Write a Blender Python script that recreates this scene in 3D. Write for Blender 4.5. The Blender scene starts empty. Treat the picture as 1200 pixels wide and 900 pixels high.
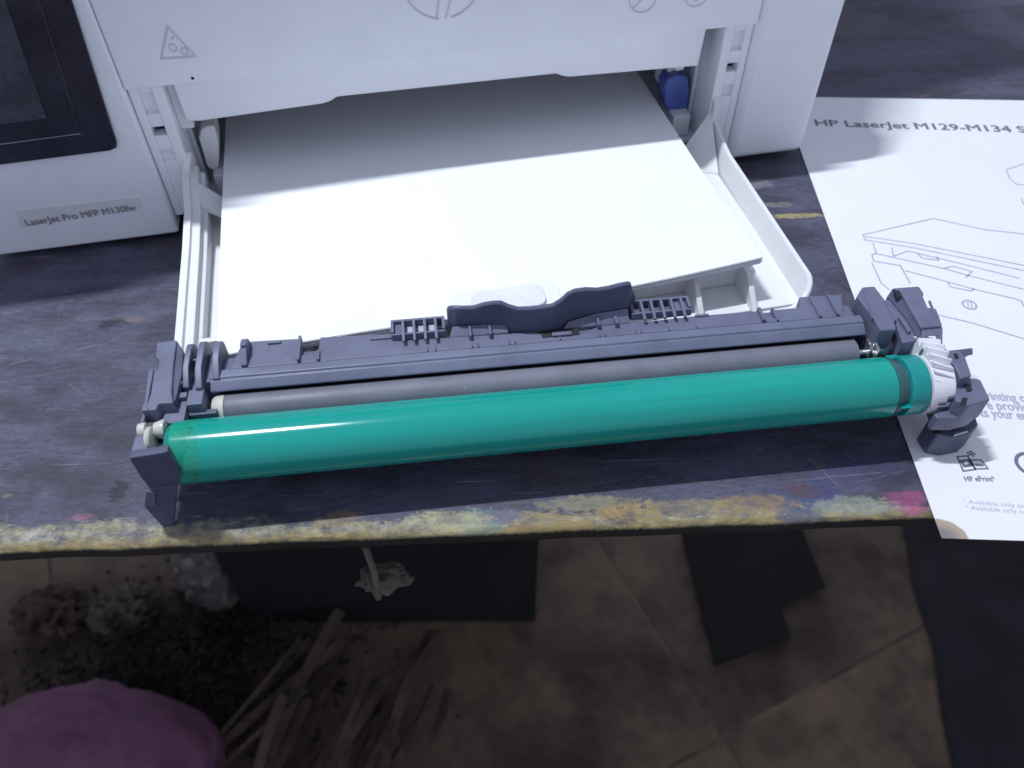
import bpy, bmesh, math, random
from mathutils import Vector, Matrix, noise as mnoise
random.seed(7)
S = bpy.context.scene
COL = S.collection

# ------------------------------------------------------------------ camera, world, lamp, exposure
cam = bpy.data.cameras.new('camera'); co = bpy.data.objects.new('camera', cam); COL.objects.link(co)
cam.sensor_width = 36.0; cam.lens = 934 / 1200 * 36.0; cam.clip_start = .01; cam.clip_end = 50
rt = Vector((.97789, -.20909, -.00355)); dn = Vector((-.15904, -.73257, -.66185)); fw = Vector((.13579, .64778, -.74963))
mw = Matrix.Identity(4)
for i in range(3):
    mw[i][0] = rt[i]; mw[i][1] = -dn[i]; mw[i][2] = -fw[i]
mw[0][3], mw[1][3], mw[2][3] = .06304, -.21432, .23262
co.matrix_world = mw
S.camera = co
cam.dof.use_dof = True; cam.dof.focus_distance = .30; cam.dof.aperture_fstop = 13

wd = bpy.data.worlds.new('World'); S.world = wd; wd.use_nodes = True
bg = wd.node_tree.nodes['Background']; bg.inputs[0].default_value = (.70, .77, 1, 1); bg.inputs[1].default_value = .58

ld = bpy.data.lights.new('tube_lamp', 'AREA'); ld.shape = 'RECTANGLE'; ld.size = .16; ld.size_y = .020
ld.energy = 16.4; ld.color = (.88, .93, 1.0)
lamp = bpy.data.objects.new('tube_lamp', ld); COL.objects.link(lamp)
lamp.location = (-.2265, .2355, 1.22); lamp.rotation_euler = (math.radians(-8), math.radians(-10), 0)

S.view_settings.view_transform = 'Standard'; S.view_settings.look = 'None'
S.cycles.max_bounces = 12; S.cycles.diffuse_bounces = 8
S.view_settings.exposure = 0; S.view_settings.gamma = 1; S.view_settings.use_curve_mapping = False

# ------------------------------------------------------------------ materials
class NT:
    def __init__(s, name):
        s.m = bpy.data.materials.new(name); s.m.use_nodes = True
        s.t = s.m.node_tree; s.n = s.t.nodes; s.b = s.n['Principled BSDF']
    def new(s, kind, **kw):
        n = s.n.new(kind)
        for k, v in kw.items(): setattr(n, k, v)
        return n
    def link(s, a, b): s.t.links.new(a, b)
    def setin(s, sock, v):
        if isinstance(v, bpy.types.NodeSocket): s.link(v, sock)
        elif isinstance(v, (tuple, list)) and len(v) == 3 and sock.type == 'RGBA': sock.default_value = (*v, 1)
        else: sock.default_value = v
    def math(s, op, a, b=0.0, c=0.0, clamp=False):
        n = s.new('ShaderNodeMath', operation=op, use_clamp=clamp)
        for i, v in enumerate((a, b, c)): s.setin(n.inputs[i], v)
        return n.outputs[0]
    def mix(s, f, a, b, blend='MIX'):
        n = s.new('ShaderNodeMix', data_type='RGBA', blend_type=blend)
        s.setin(n.inputs['Factor'], f)
        s.setin([i for i in n.inputs if i.name == 'A' and i.type == 'RGBA'][0], a)
        s.setin([i for i in n.inputs if i.name == 'B' and i.type == 'RGBA'][0], b)
        return [o for o in n.outputs if o.type == 'RGBA'][0]
    def coord(s): return s.new('ShaderNodeTexCoord').outputs['Object']
    def mapping(s, vec, scale=(1, 1, 1), rot=0.0, loc=(0, 0, 0)):
        n = s.new('ShaderNodeMapping'); s.link(vec, n.inputs[0])
        n.inputs['Scale'].default_value = scale; n.inputs['Rotation'].default_value = (0, 0, rot); n.inputs['Location'].default_value = loc
        return n.outputs[0]
    def noise(s, vec, scale, detail=4, rough=.6, col=False):
        n = s.new('ShaderNodeTexNoise'); s.link(vec, n.inputs['Vector'])
        n.inputs['Scale'].default_value = scale; n.inputs['Detail'].default_value = detail; n.inputs['Roughness'].default_value = rough
        return n.outputs['Color' if col else 0]
    def ramp(s, f, lo, hi, a=0.0, b=1.0):
        n = s.new('ShaderNodeMapRange', interpolation_type='SMOOTHSTEP'); s.setin(n.inputs[0], f)
        for i, v in enumerate((lo, hi, a, b)): n.inputs[i + 1].default_value = v
        return n.outputs[0]
    def bump(s, h, strength=.2, dist=.001):
        n = s.new('ShaderNodeBump'); n.inputs['Strength'].default_value = strength; n.inputs['Distance'].default_value = dist
        s.link(h, n.inputs['Height']); s.link(n.outputs[0], s.b.inputs['Normal'])

def plastic(name, col, rough=.45, var=.12, scale=120, bump=.06, wear=None, spec=.5, grain=900):
    t = NT(name); c = t.coord()
    a = t.noise(c, scale, 5); b = t.noise(c, scale * .18, 4)
    f = t.math('ADD', t.math('MULTIPLY', a, .5), t.math('MULTIPLY', b, .5))
    dark = tuple(x * (1 - var) for x in col); lite = tuple(min(1, x * (1 + var)) for x in col)
    cc = t.mix(t.ramp(f, .35, .65), dark, lite)
    if wear:
        w = t.ramp(t.noise(t.mapping(c, (1, 1, 1)), 260, 6, .75), .60, .70)
        cc = t.mix(t.math('MULTIPLY', w, wear[1]), cc, wear[0])
    t.setin(t.b.inputs['Base Color'], cc)
    t.setin(t.b.inputs['Roughness'], t.ramp(b, .3, .7, rough - .07, rough + .08))
    t.b.inputs['Specular IOR Level'].default_value = spec
    if bump: t.bump(t.noise(c, grain, 3), bump, .0004)
    return t.m

M = {}
M['shell'] = plastic('printer_shell', (.80, .82, .86), .5, .03, 60, .12, wear=((.60, .60, .62), .14), grain=2500)
M['inner'] = plastic('printer_inner', (.66, .67, .70), .5, .06, 90, .05, wear=((.36, .34, .32), .25))
M['tray'] = plastic('tray_plastic', (.74, .75, .76), .42, .03, 70, .04)
M['dark_gap'] = plastic('dark_interior', (.05, .05, .055), .7, .2)
M['bezel'] = plastic('bezel_black', (.022, .022, .036), .22, .2, 300, .03)
M['screen'] = plastic('screen_off', (.055, .06, .08), .12, .25, 500, .02)
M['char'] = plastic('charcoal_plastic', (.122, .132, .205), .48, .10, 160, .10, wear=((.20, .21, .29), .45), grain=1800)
M['char_dark_shade'] = plastic('charcoal_dark_shade', (.070, .078, .135), .5, .12, 160, .08)  # darker charcoal: paints shade into handle, bracket and cap walls, also colours the clip
M['rail'] = plastic('blade_rail', (.130, .143, .215), .42, .10, 140, .05, wear=((.22, .23, .27), .45))
M['rubber'] = plastic('charge_rubber', (.145, .150, .190), .55, .12, 90, .05, wear=((.33, .32, .36), .3))
M['slot_light'] = plastic('pale_slot_light', (.44, .44, .56), .5, .06, 150, .04)
M['black'] = plastic('plain_black', (.012, .012, .016), .6, .2)
M['nylon'] = plastic('nylon_cream', (.52, .52, .46), .38, .06, 200, .04)
M['gear'] = plastic('gear_white', (.78, .78, .82), .4, .04, 200, .04)
M['steel'] = plastic('steel_pin', (.55, .56, .6), .28, .08, 300, .02); M['steel'].node_tree.nodes['Principled BSDF'].inputs['Metallic'].default_value = .8
M['blue'] = plastic('blue_lever', (.075, .115, .38), .4, .1, 120, .04)
M['ink'] = plastic('ink_dark', (.15, .15, .21), .7, .1, 200, 0)
M['inkl'] = plastic('ink_grey', (.42, .42, .52), .7, .12, 200, 0)
M['labelink'] = plastic('label_ink', (.22, .22, .23), .7, .1, 200, 0)
M['label'] = plastic('label_film', (.70, .71, .72), .35, .03, 100, .03)
M['embl'] = plastic('embossed_mark', (.59, .60, .625), .45, .04, 90, .03)

def paper_mat(name, col, stain=False):
    t = NT(name); c = t.coord()
    cc = t.mix(t.ramp(t.noise(c, 26, 4), .3, .7), tuple(x * .97 for x in col), col)
    if stain:
        w = t.noise(c, 160, 3)
        sx = t.new('ShaderNodeSeparateXYZ'); t.link(c, sx.inputs[0])
        d = t.math('SQRT', t.math('ADD', t.math('POWER', t.math('MULTIPLY', sx.outputs[0], .85), 2), t.math('POWER', t.math('MULTIPLY', sx.outputs[1], 1.0), 2)))
        d = t.math('ADD', d, t.math('MULTIPLY', t.math('SUBTRACT', w, .5), .0016))
        m = t.ramp(d, .0072, .0080, 1, 0)
        inner = t.mix(t.ramp(d, .002, .0072), (.20, .19, .20), (.40, .33, .25))
        cc = t.mix(m, cc, inner)
    t.setin(t.b.inputs['Base Color'], cc); t.b.inputs['Roughness'].default_value = .75
    t.b.inputs['Specular IOR Level'].default_value = .25
    t.bump(t.noise(c, 40, 3), .12, .002)
    return t.m
M['paper'] = paper_mat('paper_white', (.80, .81, .835))
M['sheet'] = paper_mat('sheet_white', (.78, .785, .81), True)

def drum_mat():
    t = NT('drum_coating'); c = t.coord()
    sx = t.new('ShaderNodeSeparateXYZ'); t.link(c, sx.inputs[0])
    st = t.noise(t.mapping(c, (6, 160, 160)), 1.0, 4)
    body = t.mix(t.ramp(st, .3, .7), (.005, .258, .214), (.007, .312, .260))
    end = t.mix(t.ramp(t.noise(c, 300, 4), .35, .7), (.012, .30, .20), (.015, .25, .17))
    speck = t.ramp(t.noise(t.mapping(c, (1, 1, 1)), 700, 6, .8), .54, .62)
    endm = t.ramp(sx.outputs[0], .0085, .0105, 1, 0)
    end = t.mix(t.math('MULTIPLY', speck, t.ramp(sx.outputs[0], .003, .009)), end, (.02, .09, .06))
    cc = t.mix(endm, body, end)
    # fine dark scratch specks on the coating
    sp = t.ramp(t.noise(t.mapping(c, (90, 420, 420)), 1.0, 5, .8), .70, .76)
    cc = t.mix(t.math('MULTIPLY', sp, .5), cc, (.01, .11, .10))
    t.setin(t.b.inputs['Base Color'], cc)
    t.setin(t.b.inputs['Roughness'], t.ramp(t.noise(t.mapping(c, (10, 120, 120)), 1.0, 3), .3, .7, .10, .16))
    t.b.inputs['Specular IOR Level'].default_value = .5
    t.bump(t.noise(t.mapping(c, (8, 200, 200)), 1.0, 3), .03, .0004)
    return t.m
M['drum'] = drum_mat()
M['collar'] = plastic('collar_smoked', (.03, .085, .095), .3, .3, 260, .03)
M['flange'] = plastic('drum_flange_green', (.007, .27, .26), .3, .12, 220, .03)

def bench_mat():
    t = NT('bench_wood'); c = t.coord()
    sx = t.new('ShaderNodeSeparateXYZ'); t.link(c, sx.inputs[0]); X, Y = sx.outputs[0], sx.outputs[1]
    grain = t.noise(t.mapping(c, (22, 70, 40)), 1.0, 8, .72)
    fine = t.noise(t.mapping(c, (170, 520, 200)), 1.0, 6, .75)
    big = t.noise(c, 9, 5, .65)
    cc = t.mix(t.ramp(grain, .32, .68), (.046, .046, .078), (.096, .096, .150))
    cc = t.mix(t.math('MULTIPLY', t.ramp(fine, .47, .64), .42), cc, (.135, .132, .180))
    fin2 = t.noise(t.mapping(c, (300, 800, 200), .15), 1.0, 6, .8)
    cc = t.mix(t.math('MULTIPLY', t.ramp(fin2, .50, .62), .55), cc, (.030, .030, .044))
    cc = t.mix(t.math('MULTIPLY', t.ramp(big, .50, .66), .6), cc, (.070, .055, .056))
    cc = t.mix(t.math('MULTIPLY', t.ramp(t.noise(t.mapping(c, (.8, 1.6, 1), 0, (11, 5, 0)), 16, 7, .7), .46, .62), .72), cc, (.030, .028, .038))
    cc = t.mix(t.math('MULTIPLY', t.ramp(t.noise(t.mapping(c, (1, 1, 1), 0, (3, 7, 0)), 14, 5, .7), .56, .72), .5), cc, (.030, .030, .044))
    # scratches in three directions
    for rot, sc, lo in ((.55, (22, 900, 1), .685), (-.35, (16, 1100, 1), .70), (.05, (7, 800, 1), .68), (1.25, (30, 900, 1), .70)):
        s = t.ramp(t.noise(t.mapping(c, sc, rot), 1.0, 2, .5), lo, lo + .05)
        s = t.math('MULTIPLY', s, t.ramp(t.noise(t.mapping(c, (1, 1, 1), 0, (rot * 9, 2, 0)), 26, 3), .48, .62))
        cc = t.mix(t.math('MULTIPLY', s, .7), cc, (.33, .31, .30))
    # chips
    chip = t.ramp(t.noise(t.mapping(c, (130, 330, 1), .1), 1.0, 5, .75), .70, .73)
    cc = t.mix(t.math('MULTIPLY', chip, .75), cc, (.36, .33, .28))
    pit = t.ramp(t.noise(t.mapping(c, (150, 300, 1), .2, (5, 1, 0)), 1.0, 5, .75), .69, .73)
    cc = t.mix(t.math('MULTIPLY', pit, .8), cc, (.02, .02, .03))
    wob = t.noise(t.mapping(c, (.5, 1, 1)), 110, 9, .78); wob2 = t.noise(t.mapping(c, (1, 1, 1), 0, (4, 4, 0)), 260, 9, .82)
    brk = t.ramp(t.noise(t.mapping(c, (.45, 1, 1), 0, (2, 6, 0)), 420, 8, .8), .36, .54, .45, 1)
    brk = t.math('MULTIPLY', brk, t.ramp(t.noise(t.mapping(c, (.6, 1, 1), 0, (7, 3, 0)), 130, 6, .7), .36, .50, .5, 1))
    def spot(cc, p, rx, ry, colr, amt=.9, edge=.22):
        dx = t.math('DIVIDE', t.math('SUBTRACT', X, p[0]), rx); dy = t.math('DIVIDE', t.math('SUBTRACT', Y, p[1]), ry)
        d = t.math('SQRT', t.math('ADD', t.math('MULTIPLY', dx, dx), t.math('MULTIPLY', dy, dy)))
        d = t.math('ADD', t.math('ADD', d, t.math('MULTIPLY', t.math('SUBTRACT', wob2, .5), 3.2)), t.math('MULTIPLY', t.math('SUBTRACT', fine, .5), 1.8))
        return t.mix(t.math('MULTIPLY', t.math('MULTIPLY', t.ramp(d, 1 - edge, 1 + edge, 1, 0), brk), amt), cc, colr)
    # worn varnish-free yellow front edge
    e = t.math('ADD', Y, t.math('MULTIPLY', t.math('SUBTRACT', wob, .5), .022))
    e = t.math('ADD', e, t.math('MULTIPLY', t.math('SUBTRACT', t.noise(c, 14, 3), .5), .016))
    e = t.math('MULTIPLY', e, t.ramp(X, .10, .22, 1.0, 1.6))
    em = t.ramp(e, .0060, .0090, 1, 0)
    yel = t.mix(t.ramp(wob2, .40, .60), (.19, .165, .095), (.34, .320, .215))
    yel = t.mix(t.ramp(t.noise(t.mapping(c, (60, 330, 1)), 1.0, 8, .8), .50, .60), yel, (.15, .15, .17))
    yel = t.mix(t.math('MULTIPLY', t.ramp(t.noise(t.mapping(c, (1, 1, 1), 0, (1, 9, 0)), 45, 4), .55, .68), .7), yel, (.42, .42, .42))
    amt = t.ramp(t.noise(t.mapping(c, (1, 1, 1), 0, (8, 2, 0)), 60, 5, .75), .36, .50, .15, 1)
    cc = t.mix(t.math('MULTIPLY', t.math('MULTIPLY', em, amt), brk), cc, yel)
    rim = t.ramp(t.math('ADD', Y, t.math('MULTIPLY', t.math('SUBTRACT', wob2, .5), .004)), .0012, .0038, 1, 0)
    cc = t.mix(t.math('MULTIPLY', t.math('MULTIPLY', rim, brk), .65), cc, t.mix(t.ramp(fine, .4, .6), (.22, .16, .05), (.40, .31, .11)))
    for p, rx, ry, cl, am in (
        ((0.0068,0.1067), .006, .0026, (.018, .018, .026), .9), ((0.0154,0.1089), .005, .0018, (.17, .13, .12), .7),
        ((-0.0211,0.107), .008, .0026, (.065, .055, .065), .6),
        ((0.0324,0.022), .0028, .0045, (.015, .015, .02), .9),
        ((0.023,0.0117), .0035, .0014, (.24, .10, .15), .7), ((-0.0059,0.0216), .002, .0008, (.26, .23, .12), .5),
        ((0.305,0.0061), .008, .0034, (.33, .075, .18), .75), ((0.3065,0.0022), .004, .0015, (.38, .10, .21), .8),
        ((0.2971,0.0212), .013, .006, (.06, .055, .15), .5), ((0.2765,0.0102), .006, .007, (.05, .055, .18), .7), ((0.2672,0.0057), .008, .008, (.06, .09, .17), .8), ((0.2866,0.0154), .010, .006, (.07, .06, .15), .45),
        ((0.2703,0.0115), .006, .003, (.10, .05, .06), .8), ((0.2861,0.0048), .014, .0035, (.28, .31, .25), .7), ((0.2511,0.0064), .014, .004, (.30, .20, .10), .7),
        ((0.1581,0.0044), .009, .005, (.12, .22, .22), .6), ((0.1805,0.0027), .012, .004, (.30, .21, .085), .6), ((0.1662,0.0057), .006, .003, (.12, .10, .18), .8), ((0.1113,0.0071), .007, .003, (.27, .19, .09), .6),
        ((0.1957,0.0095), .016, .003, (.32, .30, .17), .55), ((0.2084,0.0055), .012, .003, (.30, .21, .08), .8), ((0.2276,0.0064), .02, .003, (.32, .27, .12), .5),
        ((0.3124,0.1663), .014, .0018, (.40, .34, .15), .8), ((0.3025,0.1756), .010, .002, (.30, .28, .24), .5), ((0.2965,0.1936), .010, .004, (.30, .29, .32), .5),
        ((0.4362,0.3243), .02, .003, (.13, .11, .11), .4), ((0.4695,0.3597), .04, .008, (.085, .065, .075), .5),
        ((-0.0384,0.1467), .010, .004, (.06, .04, .05), .6), ((0.146,0.0043), .014, .004, (.46, .42, .24), .7)):
        cc = spot(cc, p, rx, ry, cl, am)
    def scratch(cc, p, q, w, amt):
        L = math.hypot(q[0] - p[0], q[1] - p[1]); ux, uy = (q[0] - p[0]) / L, (q[1] - p[1]) / L
        dx = t.math('SUBTRACT', X, p[0]); dy = t.math('SUBTRACT', Y, p[1])
        al = t.math('ADD', t.math('MULTIPLY', dx, ux), t.math('MULTIPLY', dy, uy))
        ac = t.math('ABSOLUTE', t.math('ADD', t.math('SUBTRACT', t.math('MULTIPLY', dy, ux), t.math('MULTIPLY', dx, uy)), t.math('MULTIPLY', t.math('SUBTRACT', wob, .5), .0022)))
        m = t.math('MULTIPLY', t.ramp(ac, w * .4, w, 1, 0), t.math('MULTIPLY', t.ramp(al, 0, L * .1), t.ramp(al, L * .85, L, 1, 0)))
        m = t.math('MULTIPLY', m, t.ramp(fin2, .40, .52))
        return t.mix(t.math('MULTIPLY', m, amt * (.6 if p[0] > .5 else .3)), cc, (.30, .28, .26))
    for p, q, w, am in (((0.2669,0.0156), (0.3058,0.0182), .0005, .9), ((0.276,0.0259), (0.284,0.0119), .0006, .7), ((0.2891,0.0139), (0.3139,0.0193), .0004, .5), ((0.2891,0.028), (0.2937,0.0232), .0005, .6), ((0.28,0.0238), (0.2808,0.0164), .0004, .5),
                        ((-0.0433,0.1147), (-0.0339,0.1164), .0006, .9), ((-0.0057,0.0919), (0.008,0.0952), .0006, .8), ((-0.0147,0.0933), (-0.0202,0.126), .0004, .4), ((-0.0286,0.0845), (-0.0197,0.0878), .0006, .7), ((-0.0024,0.0742), (0.0062,0.0676), .0005, .7), ((-0.0137,0.0783), (-0.0027,0.0814), .0004, .5), ((0.0115,0.095), (0.0228,0.094), .0004, .6),
                        ((-0.0034,0.0149), (0.0011,0.0015), .0006, .6), ((0.1998,0.02), (0.2089,0.009), .0004, .6), ((0.2131,0.0176), (0.2162,0.0086), .0004, .4), ((0.2298,0.0187), (0.2469,0.0136), .0004, .4), ((0.0235,0.1267), (0.0289,0.1276), .0008, .7), ((0.1815,0.0165), (0.2301,0.0201), .0004, .35)):
        cc = scratch(cc, p, q, w, am)
    edge = t.ramp(t.math('ADD', sx.outputs[2], t.math('MULTIPLY', t.math('SUBTRACT', wob2, .5), .003)), -.0030, -.0016, 1, 0)  # front face coloured near-black below the top edge to read as shaded
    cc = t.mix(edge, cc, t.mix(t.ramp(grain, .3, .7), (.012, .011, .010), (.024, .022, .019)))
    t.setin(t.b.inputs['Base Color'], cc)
    t.setin(t.b.inputs['Roughness'], t.ramp(grain, .3, .7, .5, .66))
    t.b.inputs['Specular IOR Level'].default_value = .35
    h = t.math('ADD', t.math('MULTIPLY', grain, .6), t.math('ADD', t.math('MULTIPLY', fine, .6), t.math('MULTIPLY', fin2, .4)))
    h = t.math('SUBTRACT', h, t.math('MULTIPLY', pit, .8))
    t.bump(h, .35, .0012)
    return t.m
M['bench'] = bench_mat()

def rough_mat(name, a, b, scale=12, rough=.85, bump=.3, dist=.004):
    t = NT(name); c = t.coord()
    n1 = t.noise(c, scale, 6, .65); n2 = t.noise(c, scale * 6, 4)
    cc = t.mix(t.ramp(n1, .35, .65), a, b)
    cc = t.mix(t.math('MULTIPLY', t.ramp(n2, .5, .7), .4), cc, tuple(x * .45 for x in a))
    t.setin(t.b.inputs['Base Color'], cc); t.b.inputs['Roughness'].default_value = rough
    t.bump(n2, bump, dist)
    return t.m
M['underwood'] = rough_mat('bench_underwood', (.10, .095, .09), (.17, .16, .145), 20)
M['tile'] = rough_mat('floor_tile', (.055, .034, .024), (.250, .175, .118), 3.2, .65, .15)
M['grout'] = rough_mat('floor_grout', (.07, .055, .044), (.11, .088, .07), 20)
M['carton'] = rough_mat('black_carton', (.003, .003, .0035), (.005, .005, .0055), 10, .8, .1)
M['pink'] = rough_mat('pink_cloth', (.20, .075, .145), (.27, .105, .20), 8, .8, .2)
M['film'] = rough_mat('clear_film', (.12, .115, .10), (.20, .19, .17), 16, .3, .2)
M['rag'] = rough_mat('brown_rag', (.09, .075, .06), (.15, .125, .10), 18)
M['strip'] = rough_mat('brown_strip', (.055, .036, .024), (.115, .080, .055), 25)
M['navycloth'] = rough_mat('navy_cloth', (.013, .010, .016), (.026, .020, .030), 10, .7, .2)
M['litter'] = rough_mat('dark_litter', (.012, .011, .011), (.035, .03, .028), 30, .9, .3)
M['strap'] = rough_mat('dark_strap', (.012, .01, .014), (.02, .018, .02), 20)

# ------------------------------------------------------------------ mesh helpers
class MB:
    def __init__(s): s.bm = bmesh.new()
    def prism(s, pts, vec):
        vec = Vector(vec); n = len(pts)
        a = [s.bm.verts.new(Vector(p)) for p in pts]; b = [s.bm.verts.new(Vector(p) + vec) for p in pts]
        s.bm.faces.new(a); s.bm.faces.new(b[::-1])
        for i in range(n): s.bm.faces.new((a[i], b[i], b[(i + 1) % n], a[(i + 1) % n]))
        return s
    def box(s, lo, hi):
        x0, y0, z0 = lo; x1, y1, z1 = hi
        return s.prism([(x0, y0, z0), (x1, y0, z0), (x1, y1, z0), (x0, y1, z0)], (0, 0, z1 - z0))
    def loft(s, rings, close=True, caps=True):
        vs = [[s.bm.verts.new(Vector(p)) for p in r] for r in rings]
        for a, b in zip(vs, vs[1:]):
            n = len(a)
            for i in range(n if close else n - 1): s.bm.faces.new((a[i], a[(i + 1) % n], b[(i + 1) % n], b[i]))
        if caps and close: s.bm.faces.new(vs[0][::-1]); s.bm.faces.new(vs[-1])
        return s
    def lathe(s, prof, v, z, seg=48, caps=True):      # prof: (u, r) along the local u axis
        pr_ = [prof[0]]
        for (a, ra), (b_, rb_) in zip(prof, prof[1:]):      # holding rings keep the long runs straight in shading
            if b_ - a > .003:
                for t in (.0005, (b_ - a) / 2, b_ - a - .0005): pr_.append((a + t, ra + (rb_ - ra) * t / (b_ - a)))
            pr_.append((b_, rb_))
        return s.loft([[(u, v + r * math.cos(2 * math.pi * k / seg), z + r * math.sin(2 * math.pi * k / seg)) for k in range(seg)] for u, r in pr_], True, caps)
    def tube(s, pts, r, seg=10):
        pts = [Vector(p) for p in pts]; rings = []
        for i, p in enumerate(pts):
            d = (pts[min(i + 1, len(pts) - 1)] - pts[max(i - 1, 0)]).normalized()
            a = d.cross(Vector((0, 0, 1))); a = a.normalized() if a.length > 1e-4 else Vector((1, 0, 0)); b = d.cross(a)
            rr = r[i] if isinstance(r, (list, tuple)) else r
            rings.append([p + rr * (math.cos(2 * math.pi * k / seg) * a + math.sin(2 * math.pi * k / seg) * b) for k in range(seg)])
        return s.loft(rings)
    def strip(s, pts, w, z, th=.00006, closed=False):   # flat line of ink on a plane z
        P = [Vector((p[0], p[1], 0)) for p in pts]; n = len(P); rings = []
        for i, p in enumerate(P):
            a = P[(i - 1) % n] if (closed or i) else None; b = P[(i + 1) % n] if (closed or i < n - 1) else None
            d0 = (p - a).normalized() if a is not None else (b - p).normalized()
            d1 = (b - p).normalized() if b is not None else d0
            t = (d0 + d1); t = t.normalized() if t.length > .2 else d1
            k = 1 / max(.45, t.dot(d1)); nn = Vector((-t.y, t.x, 0)) * w / 2 * k
            rings.append([(*(p + nn).xy, z), (*(p - nn).xy, z), (*(p - nn).xy, z + th), (*(p + nn).xy, z + th)])
        vs = [[s.bm.verts.new(q) for q in r_] for r_ in rings]
        m = n if closed else n - 1
        for i in range(m):
            a, b = vs[i], vs[(i + 1) % n]
            for k in range(4): s.bm.faces.new((a[k], a[(k + 1) % 4], b[(k + 1) % 4], b[k]))
        if not closed: s.bm.faces.new(vs[0][::-1]); s.bm.faces.new(vs[-1])
        return s
    def build(s, name, mat, parent=None, bevel=0.0, smooth=False, seg=2):
        bmesh.ops.recalc_face_normals(s.bm, faces=s.bm.faces)
        me = bpy.data.meshes.new(name); s.bm.to_mesh(me); s.bm.free()
        return link(name, me, mat, parent, bevel, smooth, seg)

def link(name, me, mat, parent=None, bevel=0.0, smooth=False, seg=2):
    if mat is not None:
        me.materials.clear(); me.materials.append(M[mat] if isinstance(mat, str) else mat)
    o = bpy.data.objects.new(name, me); COL.objects.link(o)
    if parent is not None: o.parent = parent
    if smooth:
        for p in me.polygons: p.use_smooth = True
    if bevel:
        b = o.modifiers.new('bevel', 'BEVEL'); b.width = bevel; b.segments = seg; b.limit_method = 'ANGLE'; b.angle_limit = math.radians(40)
        for p in me.polygons: p.use_smooth = True
        w = o.modifiers.new('wn', 'WEIGHTED_NORMAL'); w.keep_sharp = True
    if smooth and not bevel:
        try: me.set_sharp_from_angle(angle=math.radians(40))
        except Exception: pass
    return o

def tag(o, label, cat, group=None):
    o['label'] = label; o['category'] = cat
    if group: o['group'] = group
    return o
def thing(name, label, cat, loc=(0, 0, 0), rz=0.0, group=None):
    o = bpy.data.objects.new(name, None); COL.objects.link(o); o.empty_display_size = .02
    o.location = loc; o.rotation_euler = (0, 0, rz)
    return tag(o, label, cat, group)

def text(name, body, mat, parent, loc, rot, size=None, width=None, bold=0.0, shear=0.0):
    cu = bpy.data.curves.new(name, 'FONT'); cu.body = body; cu.size = size or 1.0; cu.extrude = 0; cu.resolution_u = 3
    cu.shear = shear
    tmp = bpy.data.objects.new('tmp', cu); COL.objects.link(tmp)
    bpy.context.view_layer.update()
    dg = bpy.context.evaluated_depsgraph_get()
    me = bpy.data.meshes.new_from_object(tmp.evaluated_get(dg))
    bpy.data.objects.remove(tmp); bpy.data.curves.remove(cu)
    if width:
        w = max(v.co.x for v in me.vertices) - min(v.co.x for v in me.vertices)
        k = width / w
        for v in me.vertices: v.co.x *= k
    if bold:
        bm = bmesh.new()
        for i, (dx, dy) in enumerate(((0, 0), (bold, 0), (-bold, 0), (0, bold), (0, -bold))):
            n0 = len(bm.verts); bm.from_mesh(me); bm.verts.ensure_lookup_table()
            for v in bm.verts[n0:]: v.co += Vector((dx, dy, i * 4e-6))
        bm.to_mesh(me); bm.free()
    me.name = name
    o = link(name, me, mat, parent); o.location = loc; o.rotation_euler = rot
    return o

# ------------------------------------------------------------------ floor
fl = MB(); fl.box((-3, -2.5, -.73), (3, 2.5, -.7013)); fl = fl.build('floor', 'tile'); fl['kind'] = 'structure'
tp = MB(); tp.box((0, 0, 0), (.3275, .3275, .012)); tile0 = tp.build('tile', 'tile', fl, .002)
ta = math.radians(14); tiles = []
for i in range(-4, 5):
    for j in range(-3, 5):
        x, y = i * .33 + .02, j * .33 - .06
        o = tile0 if not tiles else tile0.copy()
        if tiles: COL.objects.link(o)
        tiles.append(o)
        o.location = (x * math.cos(ta) - y * math.sin(ta), x * math.sin(ta) + y * math.cos(ta), -.7125 + random.uniform(-.0006, .0006))
        o.rotation_euler = (random.uniform(-.002, .002), 0, ta)

# ------------------------------------------------------------------ workbench
bench = thing('workbench', 'dark paint-stained wooden workbench with worn yellow front edge', 'workbench', (-.075, -.049, 0), math.radians(-9.67))
b = MB(); N = 240
ring = []
for (y, z) in ((.70, 0), (.4, 0), (.2, 0), (.1, 0), (.05, 0), (.02, 0), (.006, 0), (.0028, -.0002), (.0010, -.0009), (.0001, -.0025), (0, -.006), (.0002, -.0070), (.002, -.0085), (.70, -.0085)): ring.append((y, z))
rings = []
for k in range(N + 1):
    x = -1.1 + 2.6 * k / N; r = []
    for y, z in ring:
        dy = 0; dz = 0
        if y < .01: dy = .0005 * mnoise.noise(Vector((x * 40, 0, z * 40))) + .0004 * mnoise.noise(Vector((x * 160, 3, z * 90)))
        if y < .006 and z > -.004: dz = -abs(.0006 * mnoise.noise(Vector((x * 120, 9, 0))))
        r.append((x, y + dy, z + dz))
    rings.append(r)
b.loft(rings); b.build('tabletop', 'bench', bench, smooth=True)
b = MB(); b.box((-1.05, .050, -.036), (1.45, .072, -.009)); b.build('apron', 'underwood', bench, .002)
for x in (-.95, 1.33):
    b = MB(); b.box((x, .06, -.7), (x + .06, .12, -.0365)); b.build('leg', 'underwood', bench, .002)
for x in (-.95, 1.33):
    b = MB(); b.box((x, .60, -.7), (x + .06, .66, -.009)); b.build('leg', 'underwood', bench, .002)

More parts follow.
